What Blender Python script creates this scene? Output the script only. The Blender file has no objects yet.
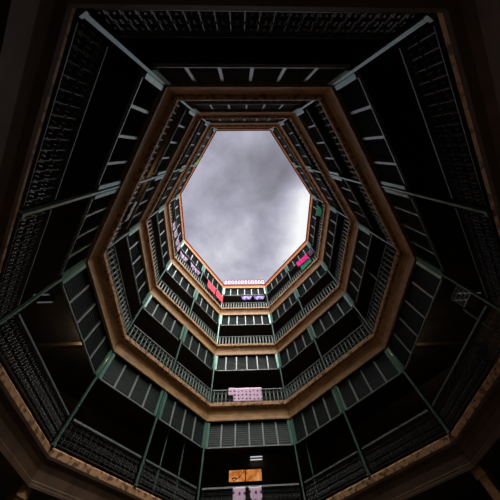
import bpy, math, random
from mathutils import Vector, Matrix
R = random.Random(7)
PI = math.pi
scene = bpy.context.scene
COL = scene.collection

# ------------------------------------------------------------------ camera
EYE = 1.6                                   # eye height above the court floor
CAMX, CAMY = -0.367, -5.643
ROT = [[0.99912804, 0.0, -0.04175106],
       [-0.01722441, 0.91093487, -0.41219046],
       [0.03803249, 0.41255019, 0.91014058]]   # rows: image right, image down, view direction
cam_d = bpy.data.cameras.new('camera')
cam = bpy.data.objects.new('camera', cam_d)
COL.objects.link(cam)
cam_d.sensor_width = 36.0
cam_d.lens = 219.522 / 500.0 * 36.0
cam_d.clip_start = 0.05
m = Matrix.Identity(4)
for r in range(3):
    m[r][0] = ROT[0][r]; m[r][1] = -ROT[1][r]; m[r][2] = -ROT[2][r]
m[0][3], m[1][3], m[2][3] = CAMX, CAMY, EYE
cam.matrix_world = m
scene.camera = cam

# ------------------------------------------------------------------ sky
world = bpy.data.worlds.new('cloudy_sky')
scene.world = world
world.use_nodes = True
nt = world.node_tree
nt.nodes.clear()
def N(tree, kind, **kw):
    n = tree.nodes.new(kind)
    for k, v in kw.items():
        setattr(n, k, v)
    return n
def ramp(tree, stops, interp='LINEAR'):
    n = tree.nodes.new('ShaderNodeValToRGB')
    cr = n.color_ramp
    cr.interpolation = interp
    while len(cr.elements) < len(stops):
        cr.elements.new(0.5)
    for e, (p, c) in zip(cr.elements, stops):
        e.position = p
        e.color = (c[0], c[1], c[2], 1)
    return n
tc = N(nt, 'ShaderNodeTexCoord')
sep = N(nt, 'ShaderNodeSeparateXYZ')
nt.links.new(tc.outputs['Generated'], sep.inputs[0])
zc = N(nt, 'ShaderNodeMath', operation='MAXIMUM'); zc.inputs[1].default_value = 0.08
nt.links.new(sep.outputs[2], zc.inputs[0])
comb = N(nt, 'ShaderNodeCombineXYZ')
for k in (0, 1):
    dv = N(nt, 'ShaderNodeMath', operation='DIVIDE')
    nt.links.new(sep.outputs[k], dv.inputs[0]); nt.links.new(zc.outputs[0], dv.inputs[1])
    nt.links.new(dv.outputs[0], comb.inputs[k])
noi = N(nt, 'ShaderNodeTexNoise')
noi.inputs['Scale'].default_value = 4.2; noi.inputs['Detail'].default_value = 6.0
noi.inputs['Roughness'].default_value = 0.55; noi.inputs['Distortion'].default_value = 0.25
nt.links.new(comb.outputs[0], noi.inputs['Vector'])
def blob(cx, cy, rad):                        # soft patch of the cloud deck round one direction
    d = N(nt, 'ShaderNodeVectorMath', operation='DISTANCE')
    nt.links.new(comb.outputs[0], d.inputs[0]); d.inputs[1].default_value = (cx, cy, 0)
    mr = N(nt, 'ShaderNodeMapRange', interpolation_type='SMOOTHSTEP')
    mr.inputs[1].default_value = 0.0; mr.inputs[2].default_value = rad; mr.inputs[3].default_value = 1.0; mr.inputs[4].default_value = 0.0
    nt.links.new(d.outputs[1], mr.inputs[0])
    return mr.outputs[0]
def madd(a, k, b):
    n = N(nt, 'ShaderNodeMath', operation='MULTIPLY_ADD')
    nt.links.new(a, n.inputs[0]); n.inputs[1].default_value = k
    if isinstance(b, float): n.inputs[2].default_value = b
    else: nt.links.new(b, n.inputs[2])
    return n.outputs[0]
v = madd(noi.outputs[0], 0.85, -0.09)
v = madd(blob(0.44, 0.32, 0.36), 1.15, v)     # bright break in the cloud
v = madd(blob(0.27, 0.58, 0.26), 0.30, v)
v = madd(blob(-0.15, 0.50, 0.40), 0.24, v)
v = madd(blob(0.18, 0.13, 0.24), -0.15, v)    # dark cloud belly
sr = ramp(nt, [(0.0, (0.15, 0.15, 0.18)), (0.22, (0.27, 0.265, 0.32)), (0.42, (0.43, 0.42, 0.52)), (0.62, (0.66, 0.66, 0.74)), (0.85, (0.95, 0.96, 0.98))])
nt.links.new(v, sr.inputs[0])
bg = N(nt, 'ShaderNodeBackground')
ln = N(nt, 'ShaderNodeVectorMath', operation='LENGTH'); nt.links.new(comb.outputs[0], ln.inputs[0])
br = N(nt, 'ShaderNodeMapRange', interpolation_type='SMOOTHSTEP')     # dark deck overhead, brighter sky towards the horizon
br.inputs[1].default_value = 0.70; br.inputs[2].default_value = 1.5; br.inputs[3].default_value = 1.0; br.inputs[4].default_value = 7.0
nt.links.new(ln.outputs[1], br.inputs[0])
dt = N(nt, 'ShaderNodeVectorMath', operation='DOT_PRODUCT'); dt.inputs[1].default_value = (0.38, -0.92, 0.0)   # side of the sky the sun is behind
nt.links.new(tc.outputs['Generated'], dt.inputs[0])
az = N(nt, 'ShaderNodeMapRange', interpolation_type='SMOOTHSTEP')
az.inputs[1].default_value = -0.55; az.inputs[2].default_value = 0.35; az.inputs[3].default_value = 0.22; az.inputs[4].default_value = 1.0
nt.links.new(dt.outputs['Value'], az.inputs[0])
mx = N(nt, 'ShaderNodeMath', operation='MULTIPLY'); nt.links.new(br.outputs[0], mx.inputs[0]); nt.links.new(az.outputs[0], mx.inputs[1])
m1 = N(nt, 'ShaderNodeMath', operation='MAXIMUM'); nt.links.new(mx.outputs[0], m1.inputs[0]); m1.inputs[1].default_value = 1.0
nt.links.new(m1.outputs[0], bg.inputs[1])
wo = N(nt, 'ShaderNodeOutputWorld')
nt.links.new(sr.outputs[0], bg.inputs[0]); nt.links.new(bg.outputs[0], wo.inputs[0])

# ------------------------------------------------------------------ veiled sun
sun_d = bpy.data.lights.new('veiled_sun', 'SUN')
sun_d.energy = 7.0
sun_d.angle = math.radians(60)
sun_d.color = (1.0, 0.96, 0.92)
sun = bpy.data.objects.new('veiled_sun', sun_d)
COL.objects.link(sun)
SUN_FROM = Vector((0.28, -0.50, 0.86)).normalized()
sun.rotation_euler = SUN_FROM.to_track_quat('Z', 'Y').to_euler()
sun.location = (8, -10, 40)

scene.view_settings.view_transform = 'Standard'
scene.view_settings.look = 'None'
scene.view_settings.gamma = 1.0
scene.view_settings.use_curve_mapping = False
scene.view_settings.exposure = 0.0
scene.cycles.max_bounces = 8
scene.cycles.diffuse_bounces = 5
scene.cycles.use_denoising = True

# ------------------------------------------------------------------ materials
def mat(name, col, rough=0.65, col2=None, scale=6.0, spec=0.3, stretch=None, lo=0.38, hi=0.66, metal=0.0, bump=0.0):
    mt = bpy.data.materials.new(name)
    mt.use_nodes = True
    t = mt.node_tree
    b = t.nodes['Principled BSDF']
    b.inputs['Roughness'].default_value = rough
    b.inputs['Metallic'].default_value = metal
    b.inputs['Specular IOR Level'].default_value = spec
    if col2 is None:
        b.inputs['Base Color'].default_value = (*col, 1)
    else:
        c = t.nodes.new('ShaderNodeTexCoord')
        mp = t.nodes.new('ShaderNodeMapping')
        if stretch: mp.inputs['Scale'].default_value = stretch
        nz = t.nodes.new('ShaderNodeTexNoise')
        nz.inputs['Scale'].default_value = scale; nz.inputs['Detail'].default_value = 5
        t.links.new(c.outputs['Object'], mp.inputs[0]); t.links.new(mp.outputs[0], nz.inputs['Vector'])
        rp = ramp(t, [(lo, col), (hi, col2)])
        t.links.new(nz.outputs[0], rp.inputs[0])
        t.links.new(rp.outputs[0], b.inputs['Base Color'])
        if bump:
            bp = t.nodes.new('ShaderNodeBump'); bp.inputs['Strength'].default_value = bump; bp.inputs['Distance'].default_value = 0.02
            t.links.new(nz.outputs[0], bp.inputs['Height']); t.links.new(bp.outputs[0], b.inputs['Normal'])
    return mt
def glow(name, col, strength):
    mt = bpy.data.materials.new(name); mt.use_nodes = True
    b = mt.node_tree.nodes['Principled BSDF']
    b.inputs['Base Color'].default_value = (*col, 1)
    b.inputs['Emission Color'].default_value = (*col, 1); b.inputs['Emission Strength'].default_value = strength
    return mt
M = {}
M['cornice'] = mat('ochre painted wood', (0.62, 0.355, 0.155), 0.45, (0.41, 0.235, 0.105), 2.2, stretch=(1, 1, 2.5), bump=0.15)
M['umber'] = mat('dark stained wood', (0.13, 0.075, 0.04), 0.6, (0.08, 0.045, 0.025), 2.0)  # darker brown, only for the lowest cornice and its bead
M['iron'] = mat('black wrought iron', (0.05, 0.055, 0.055), 0.42, (0.03, 0.035, 0.035), 6.0, spec=0.45)
M['roof_cornice'] = mat('orange red painted wood', (0.80, 0.25, 0.07), 0.5, (0.62, 0.28, 0.10), 2.0, bump=0.1)
M['eave'] = mat('oxide red eave board', (0.30, 0.045, 0.03), 0.6, (0.18, 0.05, 0.035), 3.0)
M['lip'] = mat('peeling ochre paint', (0.55, 0.31, 0.145), 0.7, (0.16, 0.09, 0.055), 7.0, lo=0.50, hi=0.60, bump=0.4)
M['bead'] = mat('pale worn bead', (0.50, 0.34, 0.18), 0.6, (0.30, 0.18, 0.09), 8.0)
M['post'] = mat('grey green post paint', (0.17, 0.27, 0.22), 0.28, (0.09, 0.20, 0.15), 4.0, spec=0.8, metal=0.3)
M['plank'] = mat('worn green board', (0.09, 0.27, 0.19), 0.3, (0.20, 0.36, 0.28), 5.0, stretch=(3, 3, 0.6), spec=0.9, metal=0.25)
M['mullion'] = mat('pale mullion paint', (0.40, 0.46, 0.42), 0.30, (0.30, 0.37, 0.33), 6.0, spec=0.55, metal=0.1)
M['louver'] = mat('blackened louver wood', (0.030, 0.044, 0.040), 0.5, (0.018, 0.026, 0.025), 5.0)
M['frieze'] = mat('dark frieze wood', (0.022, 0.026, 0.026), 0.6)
M['baluster'] = mat('grey green iron paint', (0.24, 0.30, 0.27), 0.5, (0.10, 0.14, 0.125), 7.0)
M['rail'] = mat('dark green handrail paint', (0.10, 0.13, 0.12), 0.5, (0.06, 0.08, 0.075), 5.0)
M['wall'] = mat('sooty plaster', (0.20, 0.15, 0.115), 0.9, (0.11, 0.085, 0.07), 1.2)
M['ceiling'] = mat('dark ceiling boards', (0.12, 0.10, 0.085), 0.85, (0.085, 0.072, 0.06), 2.0)
M['ground'] = mat('worn stone paving', (0.12, 0.11, 0.10), 0.85, (0.07, 0.065, 0.06), 1.5)
M['door'] = mat('dark red brown door', (0.075, 0.032, 0.022), 0.6, (0.045, 0.022, 0.017), 3.0)
M['beam'] = mat('bare timber beam', (0.38, 0.26, 0.15), 0.7, (0.24, 0.16, 0.09), 4.0, stretch=(0.4, 3, 3))
M['roofdeck'] = mat('grey roof deck', (0.16, 0.15, 0.15), 0.85)
M['white'] = mat('white parapet paint', (0.50, 0.47, 0.52), 0.6)
M['black'] = mat('black metal', (0.015, 0.015, 0.016), 0.45)
M['grey_metal'] = mat('dull grey metal', (0.22, 0.23, 0.23), 0.45, metal=0.3)
M['tube'] = glow('fluorescent tube glass', (0.95, 0.97, 1.0), 0.62)
M['tube_dim'] = glow('tired fluorescent tube glass', (0.9, 0.95, 1.0), 0.07)
M['bulb'] = glow('warm bulb glass', (1.0, 0.7, 0.35), 2.0)  # glass of the bulbs added out of sight

def lit_window_mat():
    mt = bpy.data.materials.new('lit orange blind'); mt.use_nodes = True
    t = mt.node_tree; b = t.nodes['Principled BSDF']
    c = t.nodes.new('ShaderNodeTexCoord'); nz = t.nodes.new('ShaderNodeTexNoise')
    nz.inputs['Scale'].default_value = 3.5; nz.inputs['Detail'].default_value = 3
    t.links.new(c.outputs['Object'], nz.inputs['Vector'])
    rp = ramp(t, [(0.36, (0.42, 0.115, 0.02)), (0.56, (0.72, 0.27, 0.075)), (0.72, (0.78, 0.40, 0.17))])
    t.links.new(nz.outputs[0], rp.inputs[0])
    t.links.new(rp.outputs[0], b.inputs['Emission Color']); t.links.new(rp.outputs[0], b.inputs['Base Color'])
    b.inputs['Emission Strength'].default_value = 0.8
    return mt
M['lit'] = lit_window_mat()

def cloth(name, c1, c2=None, kind='noise', scale=8.0, lo=0.45, hi=0.55):
    mt = bpy.data.materials.new(name); mt.use_nodes = True
    t = mt.node_tree; b = t.nodes['Principled BSDF']
    b.inputs['Roughness'].default_value = 0.9; b.inputs['Specular IOR Level'].default_value = 0.1
    if c2 is None:
        b.inputs['Base Color'].default_value = (*c1, 1); return mt
    c = t.nodes.new('ShaderNodeTexCoord')
    if kind == 'figure':
        x = t.nodes.new('ShaderNodeTexVoronoi'); x.inputs['Scale'].default_value = scale; x.inputs['Randomness'].default_value = 0.25
        out = x.outputs['Distance']
    elif kind == 'wave':
        x = t.nodes.new('ShaderNodeTexWave'); x.inputs['Scale'].default_value = scale; x.inputs['Distortion'].default_value = 2.5
        out = x.outputs[0]
    else:
        x = t.nodes.new('ShaderNodeTexNoise'); x.inputs['Scale'].default_value = scale; x.inputs['Detail'].default_value = 2
        out = x.outputs[0]
    t.links.new(c.outputs['Object'], x.inputs['Vector'])
    rp = ramp(t, [(lo, c1), (hi, c2)])
    t.links.new(out, rp.inputs[0]); t.links.new(rp.outputs[0], b.inputs['Base Color'])
    return mt

# ------------------------------------------------------------------ mesh helpers
class MB:
    def __init__(s): s.v = []; s.f = []
    def box(s, x0, x1, y0, y1, z0, z1):
        return s.hexa([(x0, y0, z0), (x1, y0, z0), (x1, y1, z0), (x0, y1, z0), (x0, y0, z1), (x1, y0, z1), (x1, y1, z1), (x0, y1, z1)])
    def hexa(s, p):
        o = len(s.v); s.v += [tuple(q) for q in p]
        for q in ((0, 3, 2, 1), (4, 5, 6, 7), (0, 1, 5, 4), (1, 2, 6, 5), (2, 3, 7, 6), (3, 0, 4, 7)):
            s.f.append(tuple(o + i for i in q))
        return s
    def obox(s, c, t, n, ht, hn, z0, z1):      # box with horizontal axes t, n round a centre
        c = Vector((c[0], c[1], 0)); t = Vector((t[0], t[1], 0)) * ht; n = Vector((n[0], n[1], 0)) * hn
        ps = [c - t - n, c + t - n, c + t + n, c - t + n]
        return s.hexa([(q.x, q.y, z0) for q in ps] + [(q.x, q.y, z1) for q in ps])
    def lathe(s, prof, cx=0, cy=0, seg=8):
        o = len(s.v)
        for (r, z) in prof:
            for k in range(seg):
                a = 2 * PI * k / seg
                s.v.append((cx + r * math.cos(a), cy + r * math.sin(a), z))
        n = len(prof)
        for i in range(n - 1):
            for k in range(seg):
                k2 = (k + 1) % seg
                s.f.append((o + i * seg + k, o + i * seg + k2, o + (i + 1) * seg + k2, o + (i + 1) * seg + k))
        s.f.append(tuple(o + k for k in reversed(range(seg)))); s.f.append(tuple(o + (n - 1) * seg + k for k in range(seg)))
        return s
    def tube(s, pts, r, seg=5):
        pts = [Vector(p) for p in pts]; o = len(s.v); n = len(pts)
        for i, p in enumerate(pts):
            d = (pts[min(i + 1, n - 1)] - pts[max(i - 1, 0)]).normalized()
            a = Vector((0, 1, 0)) if abs(d.y) < 0.9 else Vector((1, 0, 0))
            u = d.cross(a).normalized(); w = d.cross(u).normalized()
            rr = r[i] if isinstance(r, (list, tuple)) else r
            for k in range(seg):
                q = p + u * (rr * math.cos(2 * PI * k / seg)) + w * (rr * math.sin(2 * PI * k / seg))
                s.v.append(tuple(q))
        for i in range(n - 1):
            for k in range(seg):
                k2 = (k + 1) % seg
                s.f.append((o + i * seg + k, o + i * seg + k2, o + (i + 1) * seg + k2, o + (i + 1) * seg + k))
        s.f.append(tuple(o + k for k in reversed(range(seg)))); s.f.append(tuple(o + (n - 1) * seg + k for k in range(seg)))
        return s
    def mesh(s, name, material, smooth=False):
        me = bpy.data.meshes.new(name)
        me.from_pydata(s.v, [], s.f)
        import bmesh
        b = bmesh.new(); b.from_mesh(me)
        bmesh.ops.recalc_face_normals(b, faces=b.faces)
        b.to_mesh(me); b.free()
        me.materials.append(material)
        if smooth:
            for p in me.polygons: p.use_smooth = True
        return me
def put(name, mesh, parent=None, loc=(0, 0, 0), rz=0.0):
    o = bpy.data.objects.new(name, mesh); COL.objects.link(o)
    o.location = loc; o.rotation_euler = (0, 0, rz)
    if parent is not None: o.parent = parent
    return o
def empty(name, loc, rz=0.0):
    return put(name, None, None, loc, rz)
def tag(o, label, cat, group=None, kind=None):
    o['label'] = label; o['category'] = cat
    if group: o['group'] = group
    if kind: o['kind'] = kind
    return o
def copy_tree(root):
    c = root.copy(); COL.objects.link(c)
    for ch in root.children:
        d = ch.copy(); COL.objects.link(d); d.parent = c
        for g in ch.children:
            e = g.copy(); COL.objects.link(e); e.parent = d
    return c

# ------------------------------------------------------------------ the octagon
V = [Vector(p) for p in ((-2.202, -7.129), (2.039, -7.166), (5.875, -2.110), (5.920, 2.292), (2.012, 7.242), (-2.304, 7.183), (-5.752, 1.931), (-5.587, -2.242))]
SIDE = []
for i in range(8):
    a, b = V[i], V[(i + 1) % 8]
    L = (b - a).length; t = (b - a) / L
    SIDE.append((a, t, Vector((-t.y, t.x)), L, math.atan2(t.y, t.x)))    # start, along, inward, length, angle
def vert(i, off):                              # octagon vertex moved outward by off
    a0, t0, n0, _, _ = SIDE[(i - 1) % 8]; a1, t1, n1, _, _ = SIDE[i % 8]
    p0 = a0 - n0 * off; p1 = a1 - n1 * off
    d = p1 - p0
    s = (d.x * t1.y - d.y * t1.x) / (t0.x * t1.y - t0.y * t1.x)
    return p0 + t0 * s
FLOOR_H = 4.04
def cz(k): return EYE + 2.822 + FLOOR_H * (k - 1)    # bottom of the cornice under gallery k (k = 5: roof)
LIP = 0.76
DEPTH = 4.8
def ring_mesh(name, prof, material, z=0.0):    # closed profile [(outward, z)] swept round the octagon with mitred corners
    mb = MB(); n = len(prof)
    for i in range(8):
        for (o, zz) in prof:
            p = vert(i, o); mb.v.append((p.x, p.y, zz + z))
    for i in range(8):
        for j in range(n):
            j2 = (j + 1) % n; i2 = (i + 1) % 8
            mb.f.append((i * n + j, i2 * n + j, i2 * n + j2, i * n + j2))
    return mb.mesh(name, material)
ORD = {1: 'lowest', 2: 'second', 3: 'third', 4: 'topmost'}
GAL = {1: 'lowest gallery', 2: 'second gallery up', 3: 'third gallery up', 4: 'topmost gallery'}
HOUR = {1: 'one', 2: 'two', 3: 'three', 4: 'four', 5: 'five', 6: 'six', 7: 'seven', 8: 'eight', 9: 'nine', 10: 'ten', 11: 'eleven', 12: 'twelve'}

# court floor and ground storey
mb = MB()
p = [vert(i, DEPTH + 0.3) for i in range(8)]
mb.v = [(q.x, q.y, 0) for q in p] + [(q.x, q.y, -0.2) for q in p]
mb.f = [tuple(range(8)), tuple(range(15, 7, -1))] + [(i, i + 8, (i + 1) % 8 + 8, (i + 1) % 8) for i in range(8)]
tag(put('floor', mb.mesh('floor', M['ground'])), 'worn stone floor of the octagonal court', 'floor', kind='structure')

# outer walls, one per side, behind the galleries
COMP = ['south', 'southeast', 'east', 'northeast', 'north', 'northwest', 'west', 'southwest']
CLOCK = ['twelve', 'one', 'three', 'four', 'six', 'seven', 'nine', 'eleven']
for i in range(8):
    mb = MB()
    q = [vert(i, DEPTH), vert(i + 1, DEPTH), vert(i + 1, DEPTH + 0.3), vert(i, DEPTH + 0.3)]
    top = cz(5) + 0.5
    mb.hexa([(x.x, x.y, 0) for x in q] + [(x.x, x.y, top) for x in q])
    tag(put('wall_' + COMP[i], mb.mesh('wall', M['wall'])), "dark back wall behind the galleries on the %s o'clock side" % CLOCK[i], 'wall', kind='structure')

# gallery slabs, cornices and nosings
for k in range(1, 6):
    roof = k == 5
    nm = 'roof edge' if roof else GAL[k]
    z = cz(k)
    prof = [(0.32, -0.02), (0.0, -0.02), (0.0, 0.05), (0.02, 0.07), (0.02, 0.26), (-0.01, 0.38), (-0.06, 0.47), (-0.07, 0.53), (0.32, 0.53)]
    if roof:
        prof = [(0.32, -0.02), (0.0, -0.02), (0.0, 0.26), (-0.03, 0.36), (-0.05, 0.40), (0.32, 0.40)]
    tag(put('trim_%d' % k, ring_mesh('cornice', prof, (M['roof_cornice'] if roof else M['umber'] if k == 1 else M['cornice']), z)),
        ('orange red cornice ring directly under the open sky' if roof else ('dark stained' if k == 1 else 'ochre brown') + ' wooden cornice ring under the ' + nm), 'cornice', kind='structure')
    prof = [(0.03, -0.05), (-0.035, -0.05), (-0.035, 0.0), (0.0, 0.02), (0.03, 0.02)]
    tag(put('trim_%d' % (k + 5), ring_mesh('bead', prof, M['umber'] if k == 1 else M['bead'], z - 0.02)),
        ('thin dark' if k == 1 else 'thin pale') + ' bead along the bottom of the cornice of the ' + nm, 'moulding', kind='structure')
    if not roof:
        sh = 0.22 if k == 1 else 0.0            # the lowest nosing is almost flush with its cornice
        prof = [(0.34, 0.53), (-0.14 + sh, 0.53), (-0.19 + sh, 0.57), (-0.19 + sh, 0.72), (-0.15 + sh, LIP), (0.34, LIP)]
        tag(put('trim_%d' % (k + 10), ring_mesh('nosing', prof, M['lip'], z)),
            'peeling ochre floor nosing under the balustrade of the ' + nm, 'nosing', kind='structure')
    else:
        prof = [(0.34, 0.40), (-0.08, 0.40), (-0.11, 0.43), (-0.11, 0.50), (-0.08, 0.53), (0.34, 0.53)]
        tag(put('trim_15', ring_mesh('eave', prof, M['eave'], z)), 'thin oxide red eave board against the sky', 'eave', kind='structure')
    zt, zb = (0.52, 0.38) if roof else (LIP, 0.52)
    prof = [(0.34, zb), (0.34, zt), (DEPTH, zt), (DEPTH, zb)]
    tag(put('ceiling' if k == 1 else 'ceiling_%d' % k, ring_mesh('slab', prof, M['roofdeck'] if roof else M['ceiling'], z)),
        ('flat roof slab behind the orange cornice' if roof else 'dark boarded slab carrying the ' + nm), 'ceiling', kind='structure')

# ------------------------------------------------------------------ bays (one per hour of the clock)
BAYS = {}
hour = 12
for i in range(8):
    a, t, n, L, ang = SIDE[i]
    nb = 1 if i % 2 == 0 else 2
    for b in range(nb):
        BAYS[hour] = (i, a + t * (L * b / nb), L / nb, ang)
        hour = hour % 12 + 1
PANELS = {12: 6, 6: 6, 3: 5, 9: 5}

# one baluster, local: x along, y inward, z up from the gallery floor
def scrolls(mb, dx, rr0, zs, r, turns=10):
    for sx in (-1, 1):
        for zc_, fl in zs:
            pts = []
            for q in range(turns):
                a = -0.6 + q * 0.55
                rr_ = rr0 * (1 - 0.05 * q)
                pts.append((sx * (dx - rr_ * math.cos(a) * 0.75), 0.0, zc_ + fl * rr_ * 1.25 * math.sin(a)))
            mb.tube(pts, r, 4)
def turned_baluster():                         # vase shaped, with small scrolls
    mb = MB()
    mb.lathe([(0.026, 0.09), (0.026, 0.14), (0.038, 0.16), (0.024, 0.19), (0.034, 0.27), (0.046, 0.35), (0.036, 0.44), (0.023, 0.52), (0.036, 0.60), (0.026, 0.63), (0.026, 0.70)], seg=6)
    scrolls(mb, 0.068, 0.062, ((0.235, 1), (0.555, -1)), 0.012)
    return mb.mesh('baluster', M['baluster'])
def iron_baluster():                           # wrought iron bar with two tiers of scrolls
    mb = MB()
    mb.tube([(0, 0, 0.09), (0, 0, 0.70)], 0.011, 5)
    scrolls(mb, 0.060, 0.056, ((0.20, 1), (0.38, -1), (0.42, 1), (0.60, -1)), 0.0095, 11)
    mb.lathe([(0.012, 0.38), (0.026, 0.40), (0.012, 0.42)], seg=6)
    return mb.mesh('baluster', M['iron'])
def board_baluster():                          # flat sawn splat with a waist
    mb = MB()
    prof = [(0.044, 0.09), (0.044, 0.18), (0.030, 0.24), (0.050, 0.36), (0.034, 0.50), (0.044, 0.60), (0.044, 0.70)]
    for (w0, za), (w1, zb) in zip(prof, prof[1:]):
        mb.hexa([(-w0, -0.015, za), (w0, -0.015, za), (w0, 0.015, za), (-w0, 0.015, za), (-w1, -0.015, zb), (w1, -0.015, zb), (w1, 0.015, zb), (-w1, 0.015, zb)])
    return mb.mesh('baluster', M['baluster'])
BALS = {1: iron_baluster(), 2: turned_baluster(), 3: board_baluster()}
BALS[4] = BALS[3]
STYLE = {1: 'black scrolled iron', 2: 'grey green turned', 3: 'flat sawn board', 4: 'pale sawn board'}
def railing(hr, k):
    i, o, L, ang = BAYS[hr]
    nn = SIDE[i][2] * (-0.14 if k == 1 else 0.0)
    root = empty('balustrade', (o.x + nn.x, o.y + nn.y, cz(k) + LIP), ang)
    tag(root, "%s balustrade of the %s, %s o'clock bay" % (STYLE[k], GAL[k], HOUR[hr]), 'railing', 'balustrades of the ' + GAL[k])
    e = 0.12
    key = (round(L, 2), 'rail', k == 1)
    if key not in CACHE:
        CACHE[key] = (MB().hexa([(e, 0.01, 0.70), (L - e, 0.01, 0.70), (L - e, 0.11, 0.70), (e, 0.11, 0.70), (e, 0.03, 0.76), (L - e, 0.03, 0.76), (L - e, 0.09, 0.76), (e, 0.09, 0.76)]).mesh('handrail', M['rail']),
                      MB().box(e, L - e, 0.035, 0.085, 0.05 if k > 1 else 0.075, 0.09).mesh('bottom_rail', M['rail'] if k > 1 else M['iron']))
    hrail, brail = CACHE[key]
    put('handrail', hrail, root); put('bottom_rail', brail, root)
    nb = int(round((L - 0.2) / (0.19 if k == 1 else 0.235)))
    for q in range(nb):
        put('baluster', BALS[k], root, (0.1 + (L - 0.2) * (q + 0.5) / nb, 0.06, 0))
    return root
CACHE = {}
for k in range(1, 5):
    for hr in range(1, 13):
        railing(hr, k)

# louvred screens hung under the cornices: local z = 0 at the cornice bottom
ZT, ZB = -0.13, -1.18
def screen(hr, k):
    i, o, L, ang = BAYS[hr]
    n = PANELS.get(hr, 4)
    up = 'roof edge' if k == 5 else GAL[k]
    nn = SIDE[i][2] * -0.07                   # set back a little behind the cornice face
    root = empty('louvered_screen', (o.x + nn.x, o.y + nn.y, cz(k)), ang)
    tag(root, "dark louvered screen of %s panels below the %s, %s o'clock bay" % ({4: 'four', 5: 'five', 6: 'six'}[n], 'orange cornice' if k == 5 else up, HOUR[hr]), 'screen', 'louvered screens below the ' + up)
    e = 0.07
    key = (hr, 'screen')
    if key not in CACHE:
        fr = MB().box(e, L - e, -0.10, -0.04, ZT, -0.025)
        fr.box(e, L - e, -0.09, -0.02, ZT - 0.03, ZT)
        br = MB().box(e, L - e, -0.05, 0.012, ZB, ZB + 0.026)
        w = (L - 2 * e) / n
        lp = MB()
        ns = 11
        z_lo, z_hi = ZB + 0.026, ZT - 0.03
        for q in range(ns):
            za = z_lo + (z_hi - z_lo) * q / ns
            dz = (z_hi - z_lo) / ns
            lp.hexa([(0.02, -0.015, za), (w - 0.02, -0.015, za), (w - 0.02, -0.06, za + dz * 1.15), (0.02, -0.06, za + dz * 1.15),
                     (0.02, -0.008, za + 0.012), (w - 0.02, -0.008, za + 0.012), (w - 0.02, -0.053, za + dz * 1.15 + 0.012), (0.02, -0.053, za + dz * 1.15 + 0.012)])
        lp.box(0.01, w - 0.01, -0.085, -0.075, z_lo, z_hi)
        mu = MB().box(-0.036, 0.036, -0.075, 0.012, z_lo, z_hi)
        CACHE[key] = (fr.mesh('frame', M['frieze']), br.mesh('bottom_rail', M['mullion']), lp.mesh('louver_panel', M['louver']), mu.mesh('mullion', M['mullion']), w)
    fr, br, lp, mu, w = CACHE[key]
    put('frame', fr, root); b = put('bottom_rail', br, root); b['label'] = 'thin pale bottom rail'
    for q in range(n):
        put('louver_panel', lp, root, (e + w * q, 0, 0))
        if q:
            put('mullion', mu, root, (e + w * q, 0, 0))
    return root
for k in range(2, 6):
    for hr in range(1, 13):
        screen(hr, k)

# gallery posts: at the eight corners and in the middle of the long sides
POSTS = []
for i in range(8):
    a, t, n, L, ang = SIDE[i]
    tp, np_ = SIDE[(i - 1) % 8][1], SIDE[(i - 1) % 8][2]
    h_here = {0: 12, 1: 1, 2: 3, 3: 4, 4: 6, 5: 7, 6: 9, 7: 10}[i]
    POSTS.append((a, tp, np_, t, n, h_here))
    if i % 2:
        POSTS.append((a + t * (L / 2), t, n, t, n, h_here % 12 + 1))
def post_meshes(tp, np_, t, n):
    bis = (np_ + n).normalized(); bt = Vector((bis.y, -bis.x))
    sh = MB()
    c = bis * 0.05
    sh.obox(c, bt, bis, 0.033, 0.033, 0.0, FLOOR_H - LIP - 0.08)
    ba = MB().obox(c, bt, bis, 0.056, 0.052, 0.0, 0.06)
    z0, z1 = FLOOR_H + ZB - LIP - 0.02, FLOOR_H - LIP - 0.13
    planks = []
    for tt, nn, sg in ((tp, np_, -1), (t, n, 1)):
        cc = tt * (sg * 0.14) + nn * 0.045
        planks.append(MB().obox(cc, tt, nn, 0.06, 0.022, z0, z1).mesh('board', M['plank']))
    return sh.mesh('shaft', M['post']), ba.mesh('base', M['post']), planks
for (pos, tp, np_, t, n, hr) in POSTS:
    sh, ba, pl = post_meshes(tp, np_, t, n)
    first = None
    prev = (hr - 2) % 12 + 1
    for k in range(1, 5):
        if first is None:
            sf = (np_ + n).normalized() * -0.08     # the lowest rail line stands a little farther back
            root = empty('gallery_post', (pos.x + sf.x, pos.y + sf.y, cz(k) + LIP))
            put('shaft', sh, root); put('base', ba, root)
            for q in pl:
                b = put('board', q, root); b['label'] = 'wide worn green board beside the screen'
            first = root
        else:
            root = copy_tree(first); root.location = (pos.x, pos.y, cz(k) + LIP)
        tag(root, "slim green post on the %s between the %s and %s o'clock bays" % (GAL[k], HOUR[prev], HOUR[hr]), 'post', 'posts of the ' + GAL[k])

# ground-storey columns below the lowest cornice
for (pos, tp, np_, t, n, hr) in POSTS:
    bis = (np_ + n).normalized(); bt = Vector((bis.y, -bis.x))
    prev = (hr - 2) % 12 + 1
    root = empty('timber_column', (pos.x, pos.y, 0))
    tag(root, "thick timber column below the lowest cornice between %s and %s o'clock" % (HOUR[prev], HOUR[hr]), 'column', 'ground storey columns')
    c = -bis * 0.16
    put('shaft', MB().obox(c, bt, bis, 0.13, 0.13, 0.25, cz(1) - 0.25).mesh('shaft', M['cornice']), root)
    put('plinth', MB().obox(c, bt, bis, 0.19, 0.19, 0, 0.25).mesh('plinth', M['ground']), root)
    put('capital', MB().obox(c, bt, bis, 0.17, 0.16, cz(1) - 0.25, cz(1) - 0.02).mesh('capital', M['cornice']), root)

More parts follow.
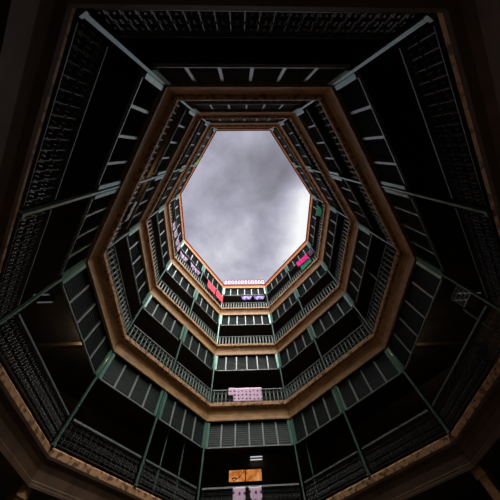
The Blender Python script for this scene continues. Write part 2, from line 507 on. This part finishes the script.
# doors in the back walls
dn = 0
dm = MB().box(-0.5, 0.5, 0.0, 0.06, 0.0, 2.15)
for zz in (0.2, 1.15):
    for xx in (-0.4, 0.05):
        dm.box(xx, xx + 0.35, 0.06, 0.085, zz, zz + 0.8)
dm = dm.mesh('door', M['door'])
df = MB().box(-0.6, -0.5, 0.0, 0.10, 0, 2.25); df.box(0.5, 0.6, 0.0, 0.10, 0, 2.25); df.box(-0.5, 0.5, 0.0, 0.10, 2.15, 2.25)
df = df.mesh('door_frame', M['rail'])
for k in range(1, 5):
    for hr in (2, 3, 4, 5, 7, 8, 9, 10):
        dn += 1
        i, o, L, ang = BAYS[hr]
        a, t, n, _, _ = SIDE[i]
        p = o + t * (L * 0.5) - n * (DEPTH - 0.002)
        d = put('door_%d' % dn, dm, None, (p.x, p.y, cz(k) + LIP + 0.002), ang)
        tag(d, "dark red brown door at the back of the %s, %s o'clock bay" % (GAL[k], HOUR[hr]), 'door', kind='structure')
        put('door_frame', df, d)

# ------------------------------------------------------------------ lit transom window and fittings at six o'clock
def at(side, s, inward, z):
    a, t, n, L, ang = SIDE[side]
    p = a + t * s + n * inward
    return Vector((p.x, p.y, z + EYE))
a4 = SIDE[4]
WZ0, WZ1 = 6.07, 6.66
wl = at(4, 2.32, -DEPTH + 0.005, WZ0)
root = empty('window_1', tuple(wl), a4[4])
tag(root, 'orange lit transom window deep inside the lowest gallery', 'window', kind='structure')
hw = 0.97; wh = WZ1 - WZ0
put('pane', MB().box(-hw, -0.03, 0.02, 0.03, 0.03, wh - 0.03).mesh('pane', M['lit']), root)
put('pane', MB().box(0.03, hw, 0.02, 0.03, 0.03, wh - 0.03).mesh('pane', M['lit']), root)
fr = MB().box(-hw - 0.08, hw + 0.08, 0, 0.07, -0.07, 0.03); fr.box(-hw - 0.08, hw + 0.08, 0, 0.07, wh - 0.03, wh + 0.07)
fr.box(-hw - 0.08, -hw, 0, 0.07, 0.03, wh - 0.03); fr.box(hw, hw + 0.08, 0, 0.07, 0.03, wh - 0.03); fr.box(-0.03, 0.03, 0, 0.07, 0.03, wh - 0.03)
put('frame', fr.mesh('frame', M['frieze']), root)
gr = MB()
gr.tube([(0.75, 0.10, 0.06), (0.5, 0.10, 0.14), (0.36, 0.10, 0.22), (0.12, 0.10, 0.44), (0.06, 0.10, 0.5)], 0.016)
gr.tube([(0.80, 0.10, 0.15), (0.62, 0.10, 0.20), (0.5, 0.10, 0.14)], 0.03)
put('iron_stay', gr.mesh('iron_stay', M['black']), root)

def twin_tube(x, y, z, length, label, m_, hang):
    r = empty('fluorescent_lamp', (x, y, z + EYE))
    tag(r, label, 'lamp', 'twin fluorescent lamps')
    put('housing', MB().box(-length / 2, length / 2, -0.21, 0.21, 0.05, 0.10).mesh('housing', M['black']), r)
    for sy in (-0.17, 0.17):
        put('tube', MB().tube([(-length / 2 + 0.02, sy, 0.018), (length / 2 - 0.02, sy, 0.018)], 0.026, 8).mesh('tube', m_), r)
        for xe in (-length / 2, length / 2 - 0.03):
            put('socket', MB().box(xe, xe + 0.03, sy - 0.03, sy + 0.03, -0.01, 0.05).mesh('socket', M['grey_metal']), r)
    for xe in (-length / 3, length / 3):
        put('hanger', MB().tube([(xe, 0, 0.10), (xe, 0, hang)], 0.008).mesh('hanger', M['black']), r)
CEIL1 = 6.862 + 0.52
twin_tube(0.31, 11.6, 6.98, 0.80, 'white glowing twin tube lamp above the orange lit window', M['tube'], CEIL1 - 6.98)
twin_tube(-7.77, -0.62, 7.0, 0.62, "faint twin tube lamp on the lowest gallery ceiling at nine o'clock", M['tube_dim'], CEIL1 - 7.0)
twin_tube(8.80, -0.20, 7.0, 1.05, "faint twin tube lamp on the lowest gallery ceiling at three o'clock", M['tube_dim'], CEIL1 - 7.0)

# beams on the column line at nine and three o'clock, with added, unseen bulbs to light them
for sx, nm, by in ((-1, 'nine', 1.76), (1, 'three', 2.47)):
    x0, x1 = sx * 6.10, sx * 10.50
    b = put('ceiling_beam', MB().box(min(x0, x1), max(x0, x1), by - 0.10, by + 0.10, 6.92 + EYE, 7.08 + EYE).mesh('ceiling_beam', M['beam']))
    tag(b, "bare timber ceiling beam in lamplight behind the lowest gallery at %s o'clock" % nm, 'beam')
    r = empty('ceiling_bulb', (sx * 6.75, by - 0.26, CEIL1 + EYE))
    tag(r, "added unseen warm bulb beside the timber beam at %s o'clock" % nm, 'lamp', 'added unseen bulbs by the beams')
    put('bulb', MB().lathe([(0.012, -0.24), (0.035, -0.22), (0.042, -0.19), (0.025, -0.14), (0.018, -0.12)], seg=10).mesh('bulb', M['bulb'], True), r)
    put('socket', MB().lathe([(0.02, -0.12), (0.022, -0.08), (0.01, -0.06), (0.006, 0.0)], seg=8).mesh('socket', M['black']), r)
    ld = bpy.data.lights.new('unseen_bulb_light', 'POINT'); ld.energy = 14.0; ld.color = (1, 0.80, 0.58); ld.shadow_soft_size = 0.05
    lo = bpy.data.objects.new('unseen_bulb_light', ld); COL.objects.link(lo); lo.parent = r; lo.location = (0, 0, -0.31)

p = at(7, 2.3, -1.3, 10.902 + 0.52)  # bulb added out of sight to warm this gallery ceiling
r = empty('ceiling_bulb', tuple(p))
tag(r, "added unseen warm bulb under the second gallery ceiling between ten and eleven o'clock", 'lamp')
put('bulb', MB().lathe([(0.012, -0.24), (0.035, -0.22), (0.042, -0.19), (0.025, -0.14), (0.018, -0.12)], seg=10).mesh('bulb', M['bulb'], True), r)
put('socket', MB().lathe([(0.02, -0.12), (0.022, -0.08), (0.01, -0.06), (0.006, 0.0)], seg=8).mesh('socket', M['black']), r)
ld = bpy.data.lights.new('unseen_bulb_light', 'POINT'); ld.energy = 30.0; ld.color = (1, 0.62, 0.32); ld.shadow_soft_size = 0.05
lo = bpy.data.objects.new('unseen_bulb_light', ld); COL.objects.link(lo); lo.parent = r; lo.location = (0, 0, -0.31)

# ------------------------------------------------------------------ roof parapet railing at six o'clock
i, o, L, ang = BAYS[6]
n6 = SIDE[4][2]
root = empty('roof_balustrade', (o.x, o.y, cz(5) + 0.53), ang)
tag(root, 'white roof parapet balustrade standing against the sky', 'railing')
put('top_rail', MB().box(0.0, L, -0.04, 0.06, 0.84, 0.90).mesh('top_rail', M['eave']), root)['label'] = 'dark red top rail'
put('bottom_rail', MB().box(0.0, L, -0.04, 0.06, 0.0, 0.06).mesh('bottom_rail', M['eave']), root)
bw = MB()
bw.box(-0.13, 0.13, -0.02, 0.04, 0.06, 0.2); bw.box(-0.13, 0.13, -0.02, 0.04, 0.66, 0.84)
bw.box(-0.13, -0.05, -0.02, 0.04, 0.2, 0.66); bw.box(0.05, 0.13, -0.02, 0.04, 0.2, 0.66)
bw = bw.mesh('pierced_block', M['white'])
for q in range(12):
    put('pierced_block', bw, root, (0.2 + (L - 0.4) * q / 11, 0, 0))
# thin roof aerial at four to five o'clock
p = at(3, 3.18, -0.2, cz(5) - EYE + 0.53)
root = empty('roof_aerial', tuple(p), SIDE[3][4])
tag(root, "thin dark aerial on the roof edge above the middle post between four and five o'clock", 'aerial')
put('mast', MB().tube([(0, 0, 0), (0, 0, 1.0)], 0.018).mesh('mast', M['black']), root)
put('cross_bar', MB().tube([(-0.25, 0, 0.9), (0.25, 0, 0.9)], 0.012).mesh('cross_bar', M['black']), root)

# ------------------------------------------------------------------ washing
def drape(name, label, cat, side, s0, s1, z0, z1, inward, material, group=None, taper=(0, 0), sag=0.06, waves=3, amp=0.05, fold=0.0, drop=0.0, seed=0):
    """cloth between s0..s1 hanging from z1 down to z0; taper narrows the hem, drop lowers the far end, fold hangs a second leaf behind a rail"""
    rr = random.Random(seed)
    ph = rr.uniform(0, 6)
    p = at(side, s0, inward, z1)
    w = s1 - s0; h = z1 - z0
    nu, nv = 16, 10
    mb = MB()
    rows = []
    if fold > 0:
        for j in range(4, 0, -1): rows.append((-0.17, fold * j / 4))
    for j in range(nv + 1): rows.append((0.0, j / nv * h))
    for (yo, d) in rows:
        f_ = d / h
        for i_ in range(nu + 1):
            u = i_ / nu
            x = taper[0] * w * f_ + u * w * (1 - (taper[0] + taper[1]) * f_)
            z = -d - sag * 4 * u * (1 - u) * (1 - 0.4 * f_) - drop * u
            y = yo + amp * f_ * math.sin(u * waves * 2 * PI + ph + f_) + 0.01
            mb.v.append((x, y, z))
    nr = len(rows)
    for j in range(nr - 1):
        for i_ in range(nu):
            q = j * (nu + 1) + i_
            mb.f.append((q, q + 1, q + nu + 2, q + nu + 1))
    o = put(name, mb.mesh(name, material, True), None, tuple(p), SIDE[side][4])
    sm = o.modifiers.new('thickness', 'SOLIDIFY'); sm.thickness = 0.012; sm.offset = 0
    tag(o, label, cat, group)
    return o
M['pinkwhite'] = cloth('pink and white figured blanket cloth', (0.20, 0.05, 0.16), (0.90, 0.66, 0.84), 'figure', 4.6, 0.16, 0.30)
M['mauve'] = cloth('mauve print cloth', (0.16, 0.09, 0.17), (0.55, 0.44, 0.56), 'noise', 6.0, 0.42, 0.58)
M['purple'] = cloth('violet cloth', (0.11, 0.06, 0.30), (0.58, 0.52, 0.74), 'noise', 2.4, 0.42, 0.60)
M['coral'] = cloth('coral red towel cloth', (0.80, 0.10, 0.13), (0.62, 0.075, 0.10), 'noise', 3.0)
M['pink'] = cloth('bright pink cloth', (0.90, 0.03, 0.25))
M['green'] = cloth('green cloth', (0.05, 0.32, 0.16), (0.03, 0.22, 0.11), 'noise', 3.0)
M['dkprint'] = cloth('black and pink print cloth', (0.03, 0.02, 0.03), (0.55, 0.18, 0.34), 'figure', 7.0, 0.40, 0.52)
M['lime'] = cloth('yellow green cloth', (0.36, 0.50, 0.06))
M['whitecloth'] = cloth('white cotton', (0.70, 0.68, 0.72))
M['greycloth'] = cloth('grey lilac cloth', (0.44, 0.38, 0.44), (0.22, 0.17, 0.21), 'noise', 5.0, 0.42, 0.56)
RAIL = LIP + 0.77
def rz(k): return cz(k) - EYE + RAIL
drape('blanket', 'pink and white figured blanket hung over the balustrade of the second gallery', 'blanket', 4, 1.36, 3.0, 7.63, rz(2) + 0.012, 0.15, M['pinkwhite'], amp=0.02, sag=0.0, fold=0.35, seed=1)
drape('blanket', 'short pink and white blanket lapping beside the larger figured one', 'blanket', 4, 2.92, 3.28, 7.98, rz(2) + 0.020, 0.165, M['pinkwhite'], amp=0.01, sag=0.0, fold=0.3, seed=2)
drape('towel', 'pink white towel with dark figure hung below the orange lit window', 'towel', 4, 2.4, 2.91, 3.62, rz(1) - 0.11, 0.16, M['pinkwhite'], amp=0.015, sag=0.0, seed=3)
drape('towel', 'pale floral towel hung beside the pink white one below the orange window', 'towel', 4, 1.73, 2.27, 3.66, rz(1) - 0.10, 0.16, M['pinkwhite'], amp=0.02, sag=0.03, taper=(0, 0.25), seed=4)
drape('trousers', 'violet folded garment on the topmost line near the four o\'clock corner', 'clothing', 4, 0.21, 1.33, 16.94, 17.53, 0.02, M['purple'], 'violet washing under the white parapet', taper=(0.18, 0.12), seed=5)
drape('trousers', 'violet folded garment on the topmost line, mid span under the white parapet', 'clothing', 4, 1.46, 2.54, 16.94, 17.53, 0.02, M['purple'], 'violet washing under the white parapet', taper=(0.15, 0.15), seed=6)
drape('towel', 'coral red towel on the topmost gallery beside the six o\'clock corner post', 'towel', 5, 0.14, 1.14, 16.18, 17.18, 0.22, M['coral'], 'coral towels', amp=0.03, seed=7)
drape('towel', 'coral red towel on the topmost gallery, farther from the corner post', 'towel', 5, 1.28, 2.40, 16.18, 17.18, 0.22, M['coral'], 'coral towels', amp=0.03, seed=8)
drape('shirt', 'mauve printed cloth hung beyond the middle post from the coral towels', 'clothing', 5, 3.34, 4.7, 16.68, 17.30, 0.04, M['mauve'], 'mauve washing on the topmost gallery', taper=(0.1, 0.15), seed=9)
drape('shirt', 'mauve printed cloth nearer the nine o\'clock corner of the topmost gallery', 'clothing', 5, 5.02, 6.0, 16.54, 17.21, 0.04, M['mauve'], 'mauve washing on the topmost gallery', taper=(0.1, 0.15), seed=10)
for q, (sa, sb, z0, z1) in enumerate(((0.10, 0.56, 16.15, 17.28), (0.66, 1.24, 16.02, 17.02), (1.38, 1.98, 15.82, 16.76), (2.06, 2.66, 15.64, 16.48))):
    drape('shirt', 'grey lilac washing on the nine o\'clock topmost line, %s piece from the eight o\'clock post' % ('first', 'second', 'third', 'fourth')[q],
          'clothing', 6, sa, sb, z0, z1, 0.20, M['greycloth'], 'grey lilac washing', taper=(0.12, 0.12), amp=0.05, seed=20 + q)
drape('sheet', 'bright pink sheet hung over a green one on the topmost gallery', 'sheet', 3, 0.66, 1.93, 16.46, 17.25, 0.23, M['pink'], drop=-0.18, amp=0.03, sag=0.02, seed=12)
drape('sheet', 'green sheet hanging below the bright pink sheet', 'sheet', 3, 0.6, 1.75, 15.87, 16.63, 0.17, M['green'], amp=0.03, sag=0.0, seed=13)
drape('shirt', 'black and pink printed shirt beside the bright pink sheet', 'clothing', 3, 0.05, 0.56, 16.53, 17.27, 0.22, M['dkprint'], taper=(0.1, 0.1), seed=14)
drape('shirt', 'green cloth hung in the three o\'clock bay of the topmost gallery', 'clothing', 2, 0.35, 1.27, 15.94, 17.18, 0.18, M['green'], taper=(0.1, 0.3), seed=15)
drape('shirt', 'yellow green cloth on the topmost gallery in the eleven o\'clock bay', 'clothing', 7, 3.15, 3.75, 16.95, 17.65, 0.24, M['lime'], taper=(0.1, 0.1), seed=16)
drape('towel', 'white towel folded over the second gallery balustrade at ten o\'clock', 'towel', 7, 1.28, 2.13, 8.12, rz(2) + 0.012, 0.15, M['whitecloth'], amp=0.015, sag=0.0, fold=0.25, seed=17)

# clothes lines
for side, s0, s1, z, y, lab in ((4, 0.08, 4.2, 17.54, 0.03, 'thin line carrying the violet washing'), (5, 0.1, 2.9, 17.19, 0.235, 'thin line carrying the coral towels'),
                                (5, 3.25, 6.2, 17.26, 0.05, 'thin line carrying the mauve washing'), (3, 0.08, 2.9, 17.28, 0.235, 'thin line carrying the bright pink sheet'),
                                (2, 0.1, 4.2, 17.19, 0.185, 'thin line carrying the green cloth at three o\'clock'), (7, 3.1, 5.9, 17.66, 0.245, 'thin line carrying the yellow green cloth')):
    a, t, n, L, ang = SIDE[side]
    p = at(side, s0, y, z)
    o = put('clothes_line', MB().tube([(0, 0, 0), ((s1 - s0) / 2, 0, -0.02), (s1 - s0, 0, 0)], 0.008, 4).mesh('clothes_line', M['white']), None, tuple(p), ang)
    tag(o, lab, 'line')

p = at(6, 0.06, 0.205, 17.32)
o = put('clothes_line', MB().tube([(0, 0, 0), (0.9, 0, -0.30), (1.6, 0, -0.56), (2.6, 0, -0.85), (4.05, 0, -1.0)], 0.008, 4).mesh('clothes_line', M['white']), None, tuple(p), SIDE[6][4])
tag(o, 'sloping line carrying the grey lilac washing', 'line')

# thin extra poles in the galleries
def pole(side, s, z0, z1, inward, label, r=0.03):
    p = at(side, s, inward, z0)
    o = put('thin_pole', MB().lathe([(r, 0), (r, z1 - z0)], seg=8).mesh('thin_pole', M['post'], False), None, tuple(p))
    tag(o, label, 'pole')
pole(5, 2.10, cz(1) - EYE + LIP, 7.38, -0.30, "slim grey pole in the seven o'clock bay of the lowest gallery, nearer the middle post")
pole(5, 1.02, cz(1) - EYE + LIP, 7.38, -0.30, "slim grey pole in the seven o'clock bay of the lowest gallery, nearer the corner")
pole(3, 5.83, cz(1) - EYE + LIP, 7.38, -0.30, "slim grey pole in the five o'clock bay of the lowest gallery")
pole(3, 0.33, cz(2) - EYE + LIP, 11.42, -0.6, "slim grey pole in the four o'clock bay of the second gallery", 0.045)
pole(2, 2.22, cz(2) - EYE + LIP, 11.42, -0.32, "slim grey pole in the three o'clock bay of the second gallery", 0.035)
pole(2, 0.73, cz(1) - EYE + LIP, 4.9, -0.26, "short bent grey pole in the three o'clock bay of the lowest gallery", 0.03)

# wire cage hung at the three o'clock corner of the lowest gallery
p = at(2, 0.37, -0.30, 4.85)
root = empty('wire_cage', tuple(p), SIDE[2][4])
tag(root, "small grey wire cage hung at the corner of the three o'clock bay", 'cage')
cg = MB()
for q in range(6):
    x = -0.22 + 0.088 * q
    for y in (-0.15, 0.15): cg.box(x - 0.006, x + 0.006, y - 0.006, y + 0.006, 0, 0.42)
for q in range(5):
    z = 0.0 + 0.1 * q
    for y in (-0.15, 0.15): cg.box(-0.226, 0.226, y - 0.007, y + 0.007, z, z + 0.014)
    for x in (-0.22, 0.22): cg.box(x - 0.006, x + 0.006, -0.15, 0.15, z, z + 0.014)
put('mesh_body', cg.mesh('mesh_body', M['grey_metal']), root)
put('tray', MB().box(-0.23, 0.23, -0.16, 0.16, -0.03, 0.0).mesh('tray', M['grey_metal']), root)
put('hook', MB().tube([(0, -0.15, 0.42), (0, 0, 0.62), (0, 0, 2.60)], 0.008, 4).mesh('hook', M['black']), root)
